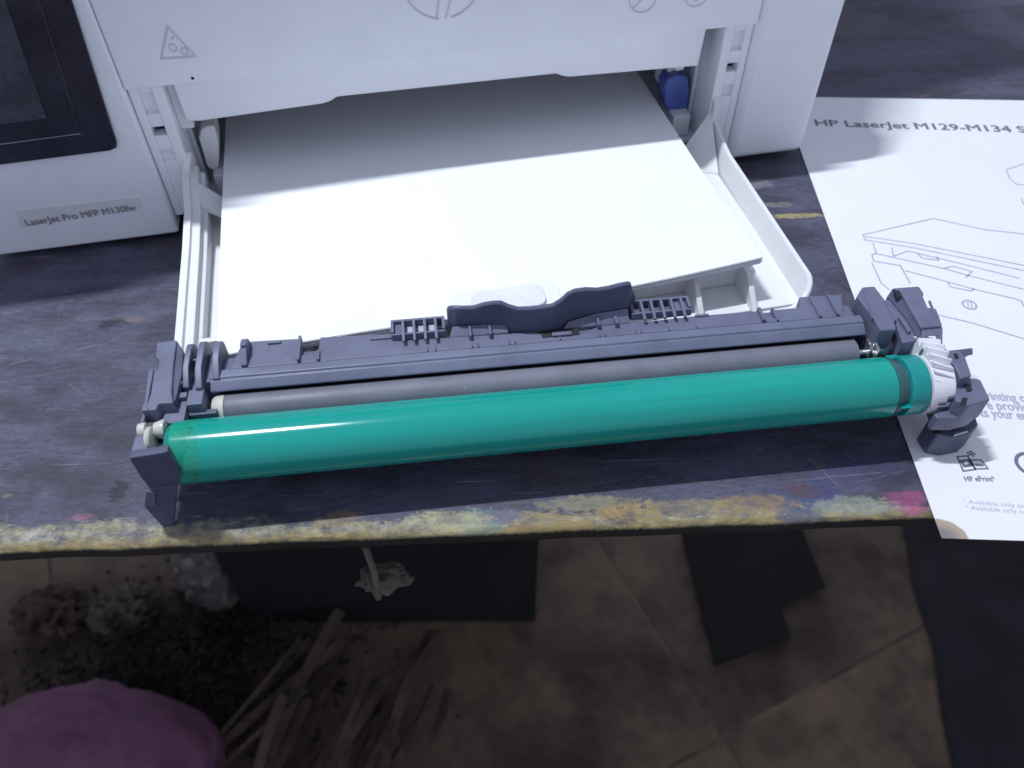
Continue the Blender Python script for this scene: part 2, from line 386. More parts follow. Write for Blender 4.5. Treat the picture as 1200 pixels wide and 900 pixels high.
# ------------------------------------------------------------------ printer
pr = thing('printer', 'white laser printer with open front paper tray and dark touchscreen', 'printer', (0, .108, 0))
OY = .108
def P(o):                      # printer parts are modelled in scene metres; the root stands at the front foot line
    o.location.y -= OY; return o
def pb(lo, hi, name, mat, bevel=.0015, parent=pr, seg=3):
    return P(MB().box(lo, hi).build(name, mat, parent, bevel, seg=seg))
# left module carrying the control panel
P(MB().prism([(-.106, .108, .003), (-.0262, .108, .003), (-.0262, .40, .003), (-.106, .40, .003)], (0, 0, .200)).build('control_housing', 'shell', pr, .0014, seg=3))
# bezel (tilted outline) and screen
bz = [(-.0985, .0478), (-.0400, .0488), (-.0372, .0498), (-.0362, .0520), (-.0312, .1095), (-.0300, .150), (-.0985, .150)]
o = P(MB().prism([(x, .1065, z) for x, z in bz], (0, .0012, 0)).build('bezel', 'bezel', pr, .0004))
o2 = MB().prism([(x, .1058, z) for x, z in ((-.0985, .0575), (-.0478, .0588), (-.0415, .112), (-.041, .145), (-.0985, .145))], (0, .0006, 0)).build('touch_panel', 'bezel', o, .0003)
MB().prism([(x, .10545, z) for x, z in ((-.0975, .0655), (-.0575, .0665), (-.0525, .112), (-.0515, .14), (-.0975, .14))], (0, .0002, 0)).build('screen', 'screen', o)
bw = MB(); bw.prism([(-.0985, .1054, .0570), (-.0478, .1054, .0583), (-.0478, .1054, .0586), (-.0985, .1054, .0573)], (0, .0010, 0)); bw.build('glint_edge', 'steel', o)
# model label
lb = [(-0.0878,0.1078,0.0252), (-0.0365,0.1078,0.0244), (-0.0376,0.1078,0.0191), (-0.0894,0.1078,0.0168)]
lb = [(p[0], .10775, p[2]) for p in lb]
P(MB().prism(lb, (0, .0002, 0)).build('model_label', 'label', pr))
tx = text('model_lettering', 'LaserJet Pro MFP M130fw', 'labelink', pr, (-.0868, .1075 - OY, .0172), (math.radians(90), math.radians(-1.2), 0), size=.0046, width=.0465, bold=.00007)
# right pillar
prof = [(.108, .0035), (.108, .088), (.112, .106), (.125, .125), (.20, .127), (.20, .0035)]
P(MB().prism([(.2432, y, z) for y, z in prof], (.0408, 0, 0)).build('side_pillar', 'shell', pr, .004, seg=4))
# front cover
prof = [(.1082, .0728), (.1082, .132), (.114, .138), (.122, .138), (.122, .0728)]
fc = P(MB().prism([(-.02605, y, z) for y, z in prof], (.2689, 0, 0)).build('front_cover', 'shell', pr, .0012, seg=3))
# embossed marks on the cover
def ring_pts(cx, cz, rx, rz, a0, a1, n=40): return [(cx + rx * math.cos(math.radians(a0 + (a1 - a0) * i / n)), cz + rz * math.sin(math.radians(a0 + (a1 - a0) * i / n))) for i in range(n + 1)]
def emboss(name, paths, w=.0005, parent=fc, closed=False):
    m = MB()
    for p in paths: m.strip(p, w, 0, .00025, closed)
    o = m.build(name, 'embl', parent); o.rotation_euler = (math.radians(90), 0, 0); o.location = (0, .1081, 0); return o
emboss('round_emblem', [ring_pts(.1035, .1045, .0155, .0155, 100, 262), ring_pts(.1035, .1045, .0155, .0155, -80, 82),
                        [(.1005, .0895), (.1062, .1195)], [(.1040, .0889), (.1062, .0950), (.1085, .1100)]])
emboss('recycling_triangle', [[(-.0020, .0962), (-.0082, .0842), (.0047, .0838)]], .0006, closed=True)
emboss('triangle_figures', [ring_pts(-.0026, .0880, .0013, .0015, 0, 360, 14), ring_pts(.0012, .0862, .0013, .0013, 0, 360, 14), [(-.0022, .0912), (-.0010, .0922)]], .0004)
emboss('round_symbol', [ring_pts(.1875, .0895, .0060, .0060, 0, 360), [(.1835, .0855), (.1915, .0935)]], .0004)
emboss('round_symbol', [ring_pts(.2115, .0893, .0055, .0055, 0, 360), ring_pts(.2115, .0893, .0030, .0030, 0, 360, 20)], .0004)
d = MB().lathe([(0, .0006), (.0004, .0006)], 0, 0, 16).build('cover_pinhole', 'black', fc); d.rotation_euler = (0, 0, math.radians(90)); d.location = (.0009, .1080, .0752)
# recessed lip under the cover with its notch
lip = [(-.0085, .0755), (-.0085, .0530), (-.003, .0522), (.0490, .0540), (.0525, .0548), (.0555, .0566), (.1535, .0562), (.1560, .0548), (.1595, .0538), (.2215, .0522), (.2215, .0755)]
P(MB().prism([(x, .1135 + (.0755 - z) * .12, z) for x, z in lip], (0, .0025, 0)).build('cover_lip', 'shell', pr, .0006))
pb((-.0125, .1185, .048), (-.0065, .135, .078), 'lip_end', 'inner', .0008)
# hinge posts with their pockets
for sx, x0, x1 in ((-1, -.0259, -.0125), (1, .2295, .2430)):
    nm = 'hinge_post'
    m = MB(); f = .1115
    xa, xb = (x0 + .0035, x1 - .0045) if sx < 0 else (x0 + .0045, x1 - .0035)
    m.box((x0, f, .010), (xa, .200, .0727)); m.box((xb, f, .010), (x1, .200, .0727))
    for za, zb in ((.010, .0375), (.0430, .0500), (.0540, .0600), (.0690, .0727)): m.box((xa - .0002, f + .0004, za), (xb + .0002, .200, zb))
    m.box((xa - .0002, f + .0025, .0590), (xb + .0002, .2, .0700))
    m.box((xa - .0002, f + .0022, .0365), (xb + .0002, .2, .0440))
    hp = P(m.build(nm, 'shell', pr, .0006))
    P(MB().box((xa, f + .006, .0495), (xb, f + .0065, .0545)).build('pocket', 'black', hp)); hp.children[0].location.y = 0
# interior
P(MB().box((-.0262, .215, .003), (.243, .22, .10)).build('rear_wall', 'dark_gap', pr))
P(MB().box((-.0120, .122, .0775), (.229, .214, .080)).build('inner_ceiling', 'inner', pr))
pb((-.0122, .118, .0105), (.2292, .214, .0125), 'inner_floor', 'inner', .0003)
pb((-.0124, .1302, .0130), (-.0105, .2145, .0770), 'inner_side', 'inner', .0003)
pb((.2272, .1302, .0130), (.2292, .2145, .0770), 'inner_side', 'inner', .0003)
# paper guide on the left, slide and lever on the right
g = [(233, 162), (236, 152), (242, 148), (264, 146), (264, 186), (260, 192), (249, 200), (243, 196)]
m = MB(); m.prism([(-0.008,0.126,0.0389), (-0.0057,0.126,0.0428), (-0.0031,0.126,0.0442), (0.0002,0.126,0.0442), (-0.0001,0.126,0.0365), (-0.0033,0.126,0.0232), (-0.0067,0.126,0.0219), (-0.0085,0.126,0.024)], (0, .014, 0))
P(m.build('paper_guide', 'tray', pr, .0008))
pb((-.0060, .1270, .0485), (.0020, .150, .0500), 'guide_arm', 'tray', .0005)
pb((-.0062, .1205, .0128), (.0015, .138, .0225), 'guide_foot', 'inner', .0006)
m = MB(); m.prism([(0.2116,0.128,0.0377), (0.2132,0.128,0.041), (0.2174,0.128,0.0423), (0.2229,0.128,0.0408), (0.2253,0.128,0.0317), (0.2254,0.128,0.0234), (0.2229,0.128,0.019), (0.2172,0.128,0.0206), (0.213,0.128,0.0277)], (0, .010, 0))
P(m.build('blue_lever', 'blue', pr, .0010, seg=3))
pb((.2145, .1330, .0300), (.2200, .150, .0480), 'slide_guide', 'tray', .0008)
pb((.2150, .1262, .0455), (.2195, .1285, .0490), 'slide_tip', 'tray', .0006)
pb((.2160, .1210, .0130), (.2250, .140, .0240), 'guide_foot', 'inner', .0006)
# upper body, scanner, lid and feeder (unseen above the frame: outlines shaped for their shadows)
P(MB().prism([(x, y, .1385) for x, y in ((-.0258, .19), (.283, .19), (.283, .40), (-.0258, .40))], (0, 0, .0645)).build('rear_body', 'shell', pr, .004))
P(MB().prism([(x, y, .2035) for x, y in ((-.140, .1064), (-.075, .1064), (-.058, .1165), (.12, .1235), (.2297, .1385), (.283, .2115), (.283, .42), (-.140, .42))], (0, 0, .035)).build('scanner', 'shell', pr, .004))
P(MB().prism([(x, y, .2895) for x, y in ((-.10, .20), (.15, .20), (.20, .178), (.278, .190), (.278, .41), (-.10, .41))], (0, 0, .07)).build('document_feeder', 'shell', pr, .006))  # height and front outline set to throw shadow on the far right bench
P(MB().prism([(x, y, .239) for x, y in ((-.10, .15), (.200, .155), (.278, .24), (.278, .41), (-.10, .41))], (0, 0, .05)).build('scanner_lid', 'shell', pr, .006))
pb((.2432, .2005, .0035), (.283, .40, .1384), 'rear_side', 'shell', .003)

# ---- input tray (a part of the printer, folded down)
tray = P(MB().box((-.0120, -.0035, .0060), (.2295, .1175, .0100)).build('input_tray', 'tray', pr, .0005))
def tb(lo, hi, name, mat='tray', bevel=.0006): return MB().box(lo, hi).build(name, mat, tray, bevel)
# left wall: stepped rim
m = MB()
m.loft([[(x, y, z) for x, z in ((-.0172, .002), (-.0172, h), (-.0140, h + .0006), (-.0138, h - .0012), (-.0105, h - .0016), (-.0102, h - .005), (-.0085, h - .0055), (-.0085, .006), (-.0115, .002))] for y, h in ((-.009, .0175), (-.004, .021), (.07, .0222), (.095, .024), (.110, .030), (.118, .032))])
m.build('left_wall', 'tray', tray, .0004)
m = MB(); m.prism([(-.0115, .0985, .0235), (.0120, .0920, .0105), (.0120, .1000, .0105), (-.0115, .1085, .0290)], (0, 0, -.003)); m.build('gusset', 'tray', tray, .0004)
m = MB(); m.prism([(-.0180, .1085, .028), (-.0150, .1085, .036), (-.0135, .114, .040), (-.0135, .119, .034), (-.0160, .119, .026)], (.0032, 0, 0)); m.build('hinge_arm', 'tray', tray, .0006)
# right wall sweeping round the front corner into the front lip
path = []
for i in range(13): path.append((.2340 - .0025 * i / 12, .118 - (.118 - .001) * i / 12, .0215 if i > 2 else .0215 + (.009, .005, .002)[i]))
for i in range(1, 12):
    a = math.radians(90 * i / 11); path.append((.2315 - .0105 * (1 - math.cos(a)), .001 - .0105 * math.sin(a) , .0215 - .0085 * (i / 11) ** 1.3))
for i in range(1, 10): path.append((.2210 - .026 * i, -.0095 - .0004 * i, .0130 - .0004 * min(i, 3)))
m = MB(); rg = []
for i, (x, y, h) in enumerate(path):
    p = Vector((x, y, 0)); q0 = Vector((*path[max(i - 1, 0)][:2], 0)); q1 = Vector((*path[min(i + 1, len(path) - 1)][:2], 0))
    t = (q1 - q0).normalized(); n = Vector((t.y, -t.x, 0))   # inward normal (left side when walking to the front)
    w = .0024
    rg.append([(x, y, .0022), (x, y, h - .0006), tuple(p + n * .0006 + Vector((0, 0, h))), tuple(p + n * (w - .0005) + Vector((0, 0, h))), tuple(p + n * w + Vector((0, 0, h - .0006))), tuple(p + n * (w + .0012) + Vector((0, 0, .0060))), tuple(p + n * w + Vector((0, 0, .0022)))])
m.loft(rg); m.build('side_wall', 'tray', tray, smooth=True)
m = MB(); m.prism([(.2295, .0890, .0105), (.2130, .0960, .0105), (.2130, .1050, .0105), (.2305, .1120, .0320)], (0, 0, -.002)); m.build('gusset', 'tray', tray, .0004)
m = MB(); m.prism([(.2300, .1085, .024), (.2300, .1085, .036), (.2300, .114, .041), (.2300, .119, .035), (.2300, .119, .024)], (.0035, 0, 0)); m.build('hinge_arm', 'tray', tray, .0006)
# cells of the tray front: back wall, lift plate, ribs
tb((-.0080, .0125, .0102), (.2120, .0150, .0215), 'cell_wall')
tb((.0020, .0152, .0180), (.2080, .2120, .0242), 'lift_plate', 'inner')
for x in (.030, .0585, .148, .1835, .2060):
    h = .0215
    m = MB(); m.prism([(x, .0124, .0101), (x, .0124, h), (x, .0060, h - .0002), (x, -.0060, .0108), (x, -.0060, .0101)], (.0022, 0, 0)); m.build('rib', 'tray', tray, .0002)
tb((.2122, .0125, .0102), (.2142, .0600, .0160), 'side_rib')
# paper retaining tab in the middle of the front edge
def rrect(x0, y0, x1, y1, r, n=6):
    out = []
    for cx, cy, a0 in ((x1 - r, y0 + r, -90), (x1 - r, y1 - r, 0), (x0 + r, y1 - r, 90), (x0 + r, y0 + r, 180)):
        for i in range(n + 1):
            a = math.radians(a0 + 90 * i / n); out.append((cx + r * math.cos(a), cy + r * math.sin(a)))
    return out
m = MB(); m.prism([(x, y, .0298) for x, y in rrect(.0850, -.0080, .1265, .0085, .006)], (0, 0, .0022)); m.build('retaining_tab', 'tray', tray, .0006)
m = MB(); m.prism([(x, y, .0321) for x, y in rrect(.0930, -.0065, .1205, .0055, .004)], (0, 0, .0012)); m.build('tab_pad', 'inner', tray, .0005)
tb((.0900, -.0080, .0101), (.1210, -.0045, .0297), 'tab_post')

# ------------------------------------------------------------------ paper stack
def paper_z(x, y):
    t = max(0, (x - .115) / .095); fr = max(0, 1 - y / .075)
    z = .0275 + .0026 * t ** 1.8 * fr ** 1.4
    z -= .0016 * max(0, 1 - x / .05) * fr
    z -= .0010 * math.sin(math.pi * min(max(x / .21, 0), 1)) * fr
    return z
m = MB(); LAY = 11; NX, NY = 28, 24
for l in range(LAY):
    off = random.uniform(-.0004, .0003) if l < LAY - 1 else 0; ox = random.uniform(-.0004, .0004) if l < LAY - 1 else 0
    dz = -.00029 * (LAY - 1 - l); grid = [[], []]
    for j in range(NY + 1):
        rowt, rowb = [], []
        for i in range(NX + 1):
            x = .21 * i / NX; yy = (j / NY) ** 1.5
            y = .208 * yy + (off + .0050 * (x / .21) ** 2.2) * (1 - yy)
            z = paper_z(x, .208 * yy) + dz
            rowt.append(m.bm.verts.new((x + ox, y, z))); rowb.append(m.bm.verts.new((x + ox, y, z - .00028)))
        grid[0].append(rowt); grid[1].append(rowb)
    for gq in range(2):
        for j in range(NY):
            for i in range(NX): m.bm.faces.new((grid[gq][j][i], grid[gq][j][i + 1], grid[gq][j + 1][i + 1], grid[gq][j + 1][i]))
    for j in range(NY):
        for i in (0, NX): m.bm.faces.new((grid[0][j][i], grid[0][j + 1][i], grid[1][j + 1][i], grid[1][j][i]))
    for i in range(NX):
        for j in (0, NY): m.bm.faces.new((grid[0][j][i], grid[0][j][i + 1], grid[1][j][i + 1], grid[1][j][i]))
ps = m.build('paper_stack', 'paper', None, smooth=True)
tag(ps, 'stack of blank white paper lying in the open printer tray', 'paper stack')

# ------------------------------------------------------------------ imaging drum unit
du = thing('drum_unit', 'green imaging drum cartridge in charcoal plastic frame lying before the tray', 'drum cartridge', (-.0121, -.0398, 0), math.radians(-5.411))
def part(m, name, mat='char', bevel=.0004, smooth=False, parent=du, seg=2): return m.build(name, mat, parent, bevel, smooth, seg)
ZD = .0235; RD = .0105
# drum tube with groove and flange
m = MB(); m.lathe([(.0004, RD - .0006), (.0004, RD - .0003), (.0008, RD), (.2398, RD), (.2402, RD - .0004)], 0, ZD, 96); dr = part(m, 'drum', 'drum', 0, True)
m = MB(); m.lathe([(.0002, RD - .0004), (-.0008, RD - .001), (-.001, .0085)], 0, ZD, 48); part(m, 'end_ring', 'flange', 0, True, dr)
m = MB(); m.lathe([(.2402, RD - .0003), (.2416, RD - .0001), (.2418, RD - .0012), (.2446, RD - .0012)], 0, ZD, 96, False); part(m, 'groove', 'collar', 0, True, dr)
m = MB()
for k in range(3): 
    a = math.radians(52 + 120 * k)
    v0, z0 = (RD - .0006) * math.cos(a), ZD + (RD - .0006) * math.sin(a)
    m.prism([(.2412, v0 - .0010, z0 + .0004), (.2412, v0 + .0010, z0 - .0004), (.2450, v0 + .0010, z0 - .0004), (.2450, v0 - .0010, z0 + .0004)], (0, .0007 * math.cos(a), .0007 * math.sin(a)))
part(m, 'groove_key', 'flange', 0, False, dr)
m = MB(); m.lathe([(.2445, RD - .0006), (.2447, RD), (.2509, RD), (.2514, RD - .0003), (.2518, RD - .0012), (.2518, .006)], 0, ZD, 96); part(m, 'flange', 'flange', 0, True, dr)
# helical gear
m = MB(); T = 26; rings = []
for i in range(5):
    u = .2524 + .0066 * i / 4; tw = .22 * i / 4; r = []
    for k in range(T * 6):
        ph = (k % 6) / 6; a = 2 * math.pi * k / (T * 6) + tw
        rr = .0104 + .0022 * (1 if .18 < ph < .55 else (.5 if ph < .7 and ph > .05 else 0))
        r.append((u, .0040 + rr * math.cos(a), ZD + .0016 + rr * math.sin(a)))
    rings.append(r)
m.loft(rings); gr = part(m, 'gear', 'gear', .0001, False, du, 1)
m = MB(); m.lathe([(.2519, .0098), (.2521, .0106), (.2596, .0106), (.2602, .0100), (.2606, .0080), (.2632, .0078), (.2636, .0040), (.2720, .0038)], 0, ZD, 40); part(m, 'hub', 'gear', 0, True, gr)
m = MB(); m.box((.2572, -.0108, ZD + .0018), (.2606, -.0086, ZD + .0040)); m.box((.2550, -.0111, ZD - .0016), (.2598, -.0096, ZD - .0006)); m.box((.2545, -.0111, ZD + .0008), (.2572, -.0096, ZD + .0018)); part(m, 'hub_clip', 'char_dark_shade', .0003, False, gr)
# charge roller behind the drum and its cream end
RV, RZ, RR = .0158, .0246, .0053
m = MB(); m.lathe([(.0118, .0030), (.0122, .0044), (.0150, .0048), (.0152, RR), (.2350, RR), (.2352, .0035)], RV, RZ, 48); ro = part(m, 'charge_roller', 'rubber', 0, True)
m = MB(); m.lathe([(.0104, .0020), (.0106, .0044), (.0118, .0052), (.0146, .0054), (.0151, .0045)], RV, RZ, 40); part(m, 'roller_end', 'nylon', 0, True, ro)
m = MB(); m.lathe([(.2352, .0012), (.2430, .0012)], RV, RZ, 20); part(m, 'roller_shaft', 'steel', 0, True, ro)
# main housing: trough profile
def bar(u0, u1, prof): return [(u0, v, z) for v, z in prof], (u1 - u0, 0, 0)
H = [(.0145, .0050), (.0255, .0080), (.0330, .0225), (.0330, .0320), (.0255, .0328), (.0255, .0262), (.0215, .0262), (.0215, .0180), (.0145, .0170)]
m = MB(); m.prism(*bar(.0130, .2380, H)); part(m, 'housing', 'char', .0004)
m = MB(); m.prism(*bar(.0125, .2375, [(.0211, .0182), (.0214, .0182), (.0214, .0260), (.0211, .0260)])); part(m, 'seal_strip', 'black', 0)
# blade rail: bent metal-like strip in front of the housing
R_ = [(.0190, .0304), (.0184, .0309), (.0187, .0316), (.0214, .0334), (.0219, .0331), (.0223, .0340), (.0256, .0341), (.0258, .0330), (.0258, .0315), (.0215, .0305)]
m = MB(); m.prism(*bar(.0106, .2390, R_)); part(m, 'blade_rail', 'rail', .0003)
m = MB(); m.prism(*bar(.0130, .2365, [(.0206, .0262), (.0206, .0303), (.0209, .0303), (.0209, .0262)])); part(m, 'gap_shade', 'black', 0)  # black fill paints the shade in the gap under the rail
# deck behind the rail, in sections with notches
def deck(pts, name='deck', zz=.0335, th=.0045, mat='char'): 
    m = MB(); m.prism([(p[0], p[1], zz) for p in pts], (0, 0, -th)); return part(m, name, mat, .0004)
deck([(.0165, .0262), (.2330, .0262), (.2370, .0375), (.2210, .0380), (.2190, .0325), (.2087, .0325), (.2085, .0285), (.2037, .0285), (.2035, .0326), (.1800, .0328), (.1600, .0320), (.1450, .0318), (.1390, .0294), (.1270, .0292), (.1220, .0316), (.1014, .0322), (.0737, .0330), (.0735, .0368), (.0465, .0380), (.0459, .0300), (.0397, .0300), (.0395, .0382), (.0195, .0390)])
# raised walls at the notches, ribs and ticks on the deck
def rb(lo, hi, name='deck_rib', mat='char', bevel=.0002): return part(MB().box(lo, hi), name, mat, bevel)
rb((.0392, .0264, .0320), (.0402, .0380, .0352)); rb((.0458, .0264, .0320), (.0468, .0310, .0345))
rb((.2030, .0264, .0320), (.2042, .0330, .0350)); rb((.2084, .0264, .0320), (.2092, .0330, .0343)); rb((.2240, .0264, .0330), (.2250, .0370, .0345))
rb((.2306, .0264, .0330), (.2314, .0372, .0348))
for u in (.0835, .0862, .0990, .1010, .1120, .1140, .1300, .1440, .1460, .1570, .1590, .1690, .1790): rb((u, .0264, .0330), (u + .0005, .0284, .0341), 'deck_tick')
rb((.0640, .0340, .0330), (.0735, .0350, .0342), 'deck_ledge'); rb((.1800, .0318, .0330), (.1850, .0328, .0342), 'deck_ledge')
m = MB(); m.box((.1240, .0282, .0334), (.1372, .0312, .0338)); part(m, 'latch_slot', 'black', 0)
m = MB(); m.box((.1275, .0280, .0337), (.1345, .0296, .0345)); part(m, 'latch_tongue', 'char', .0002)
rb((.0285, .0362, .0330), (.0330, .0374, .0344), 'deck_ledge')
# handle: wavy-topped wall, bowed forward in the middle
hp = [(.0915, .0385, .0402), (.0922, .0372, .0425), (.0940, .0362, .0436), (.0975, .0358, .0434), (.1010, .0356, .0434), (.1045, .0354, .0447), (.1075, .0352, .0452), (.1105, .0350, .0452), (.1130, .0335, .0446), (.1160, .0325, .0440), (.1200, .0320, .0442), (.1240, .0318, .0444), (.1280, .0320, .0447), (.1310, .0328, .0460), (.1335, .0342, .0474), (.1360, .0350, .0479), (.1400, .0354, .0478), (.1440, .0356, .0470), (.1480, .0358, .0472), (.1520, .0360, .0480), (.1550, .0364, .0480), (.1562, .0368, .0472), (.1568, .0376, .0455), (.1578, .0384, .0420), (.1590, .0388, .0395)]
m = MB(); m.loft([[(u, v, .0290), (u, v, z - .0004), (u, v + .0004, z), (u, v + .0016, z), (u, v + .0020, z - .0004), (u, v + .0020, .0290)] for u, v, z in hp]); hd = part(m, 'handle', 'char_dark_shade', 0, True)
for u in (.0985, .1055, .1440, .1505): rb((u, .0300, .0332), (u + .0010, .0355, .0360), 'handle_rib')
m = MB(); m.prism([(.0915, .0322, .0336), (.1125, .0322, .0336), (.1125, .0350, .0350), (.1040, .0352, .0358), (.0930, .0356, .0356)], (0, 0, -.004)); part(m, 'handle_floor', 'char', .0003)
m = MB(); m.prism([(.1320, .0318, .0336), (.1560, .0318, .0336), (.1560, .0358, .0372), (.1440, .0352, .0366), (.1340, .0338, .0350)], (0, 0, -.004)); part(m, 'handle_floor', 'char', .0003)
# slotted grilles either side of the handle
def grille(u0, u1, v0, v1, n, z):
    root = part(MB().box((u0, v1 - .0010, z - .004), (u1, v1, z)), 'grille_bar', 'char', .0002)
    part(MB().box((u0, v0, z - .0036), (u1, v0 + .0008, z - .0004)), 'grille_bar', 'char', .0002)
    part(MB().box((u0, v0 + .0009, z - .004), (u0 + .0011, v1 - .0011, z + .0002)), 'grille_end', 'char', .0002)
    part(MB().box((u1 - .0011, v0 + .0009, z - .004), (u1, v1 - .0011, z + .0002)), 'grille_end', 'char', .0002)
    for i in range(n):
        u = u0 + (u1 - u0) * (i + 1) / (n + 1)
        part(MB().prism([(u, v0 - .0030, z - .0015), (u, v0 - .0030, z - .0005), (u, v1 - .0011, z + .0010), (u, v1 - .0011, z - .0030)], (.0010, 0, 0)), 'grille_slat', 'char', .0002)
grille(.0715, .0905, .0332, .0405, 4, .0365)
part(MB().box((.0727, .0341, .0345), (.0765, .0393, .0352)), 'grille_plate', 'char', .0002)
for u in (.0768, .0808, .0845): part(MB().box((u, .0342, .0330), (u + .0030, .0394, .0338)), 'slot_light_plate', 'slot_light', .0002)  # added pale plates imitate the brightness seen through the slots
grille(.1570, .1790, .0336, .0405, 5, .0365)
part(MB().box((.1735, .0346, .0345), (.1778, .0392, .0352)), 'grille_plate', 'char', .0002)
# left end: cap plate, outer step, fins, blocks
ZC = .0362
m = MB(); m.prism([(-0.0091,0.0395,0.0362), (-0.0023,0.0399,0.0362), (-0.0014,0.0272,0.0362), (-0.0001,0.0156,0.0362), (0.0012,0.0107,0.0362), (-0.0034,0.0109,0.0362), (-0.0038,0.0084,0.0362), (-0.0061,0.0083,0.0362), (-0.0072,0.0099,0.0362), (-0.0069,0.0157,0.0362), (-0.0076,0.0256,0.0362), (-0.0064,0.0266,0.0362), (-0.007,0.0311,0.0362), (-0.0081,0.032,0.0362)], (0, 0, -.0132))
part(m, 'end_cap', 'char', .0005)
m = MB(); m.prism([(-0.0027,0.0405,0.0352), (0.0004,0.0352,0.0352), (0.0016,0.0235,0.0352), (0.0012,0.0123,0.0352), (0.0006,0.0123,0.0352), (-0.0015,0.0239,0.0352)], (0, 0, -.012)); part(m, 'cap_web', 'char_dark_shade', .0003)
m = MB(); m.prism([(-0.0111,0.0298,0.033), (-0.0093,0.0296,0.033), (-0.0084,0.0116,0.033), (-0.0097,0.0132,0.033)], (0, 0, -.010)); part(m, 'cap_step', 'char', .0003)
def fin(u, v0, v1, z0, z1, th=.0022, name='end_fin'):
    pts = [(u, v0, z0), (u, v0, z1 - .004)]
    pts += [(u, v0 + .006, z1 - .0006), (u, v1 - .006, z1)]
    for i in range(1, 6):
        a = math.radians(90 - 90 * i / 5); pts.append((u, v1 - .0045 + .0045 * math.cos(a), z1 - .0045 + .0045 * math.sin(a)))
    pts.append((u, v1, z0))
    return part(MB().prism(pts, (th, 0, 0)), name, 'char', .0003)
fin(.0020, .0195, .0385, .0235, .0375, .0020); fin(.0064, .0180, .0385, .0235, .0382, .0022); fin(.0116, .0215, .0380, .0235, .0382, .0022); fin(.0205, .0265, .0378, .0300, .0385, .0020)
rb((.0040, .0300, .0300), (.0064, .0310, .0352), 'fin_bridge'); rb((-.0030, .0205, .0300), (.0020, .0216, .0345), 'fin_bridge')
rb((.0086, .0215, .0236), (.0116, .0345, .0330), 'fin_web'); rb((.0040, .0180, .0236), (.0064, .0260, .0315), 'fin_web', 'char')
rb((-.0034, .0060, .0236), (.0038, .0150, .0318), 'end_block'); rb((.0040, .0120, .0240), (.0090, .0185, .0330), 'end_block'); rb((-.0034, .0152, .0236), (.0038, .0175, .0335), 'end_block')
rb((-.0090, .0095, .0236), (-.0042, .0125, .0350), 'end_block'); rb((-.0040, .0105, .0220), (.0130, .0125, .0295), 'end_wall', 'char_dark_shade')
rb((-.0040, .0130, .0100), (.0129, .0180, .0235), 'end_wall', 'char_dark_shade')
# front bracket of the left end
m = MB(); m.prism([(-0.0102,0.002,0.0325), (-0.0058,0.0011,0.0325), (-0.0055,-0.0054,0.0325), (-0.0011,-0.0052,0.0325), (-0.0006,-0.0066,0.0325), (-0.0106,-0.0074,0.0325)], (0, 0, -.0125)); part(m, 'bracket_top', 'char', .0004)
m = MB(); m.prism([(-0.0096,0.0114,0.0325), (-0.0085,0.0113,0.0325), (-0.0089,0.0008,0.0325), (-0.0103,0.0009,0.0325)], (0, 0, -.018)); part(m, 'bracket_side', 'char', .0004)
m = MB(); m.prism([(-0.0077,-0.0118,0.038), (0.0022,-0.0118,0.039), (0.0041,-0.0118,0.0395), (0.0041,-0.0118,0.0275), (0.0013,-0.0118,0.0209), (-0.0071,-0.0118,0.021), (-0.0079,-0.0118,0.0295)], (0, .0030, 0)); part(m, 'bracket_front', 'char_dark_shade', .0005)
m = MB(); m.prism([(-0.0066,-0.0124,0.0222), (0.0016,-0.0124,0.0222), (-0.0054,-0.0124,0.0022), (-0.0071,-0.0124,-0.0002), (-0.0088,-0.0124,-0.0009), (-0.0102,-0.0124,0.0007), (-0.0117,-0.0124,0.0128), (-0.0084,-0.0124,0.0201)], (0, .0024, 0)); part(m, 'bracket_foot', 'char_dark_shade', .0004)
m = MB(); m.prism([(-0.0111,-0.013,0.0141), (-0.0079,-0.013,0.0219), (-0.0057,-0.013,0.0206), (-0.0078,-0.013,0.0135)], (0, .0012, 0)); part(m, 'foot_tab', 'char', .0002)
# nylon bushing
m = MB(); m.lathe([(-.0098, .0016), (-.0095, .0023), (-.0072, .0025), (-.0070, .0018)], .0036, .0322, 28); bu = part(m, 'bushing', 'nylon', 0, True)
m = MB(); m.lathe([(-.0070, .0032), (-.0067, .0040), (-.0058, .0043), (-.0052, .0040), (-.0047, .0026)], .0008, .0306, 36); part(m, 'bushing_disc', 'nylon', 0, True, bu)
m = MB(); m.lathe([(-.0047, .0024), (-.0022, .0032), (-.0014, .0030)], .0038, .0316, 32); part(m, 'bushing_collar', 'nylon', 0, True, bu)
m = MB(); m.lathe([(-.010, .0040), (.0000, .0040)], 0, ZD, 24); part(m, 'drum_pin', 'nylon', 0, True)
rb((-.0090, .0030, .0200), (-.0030, .0092, .0300), 'bushing_seat', 'char_dark_shade')
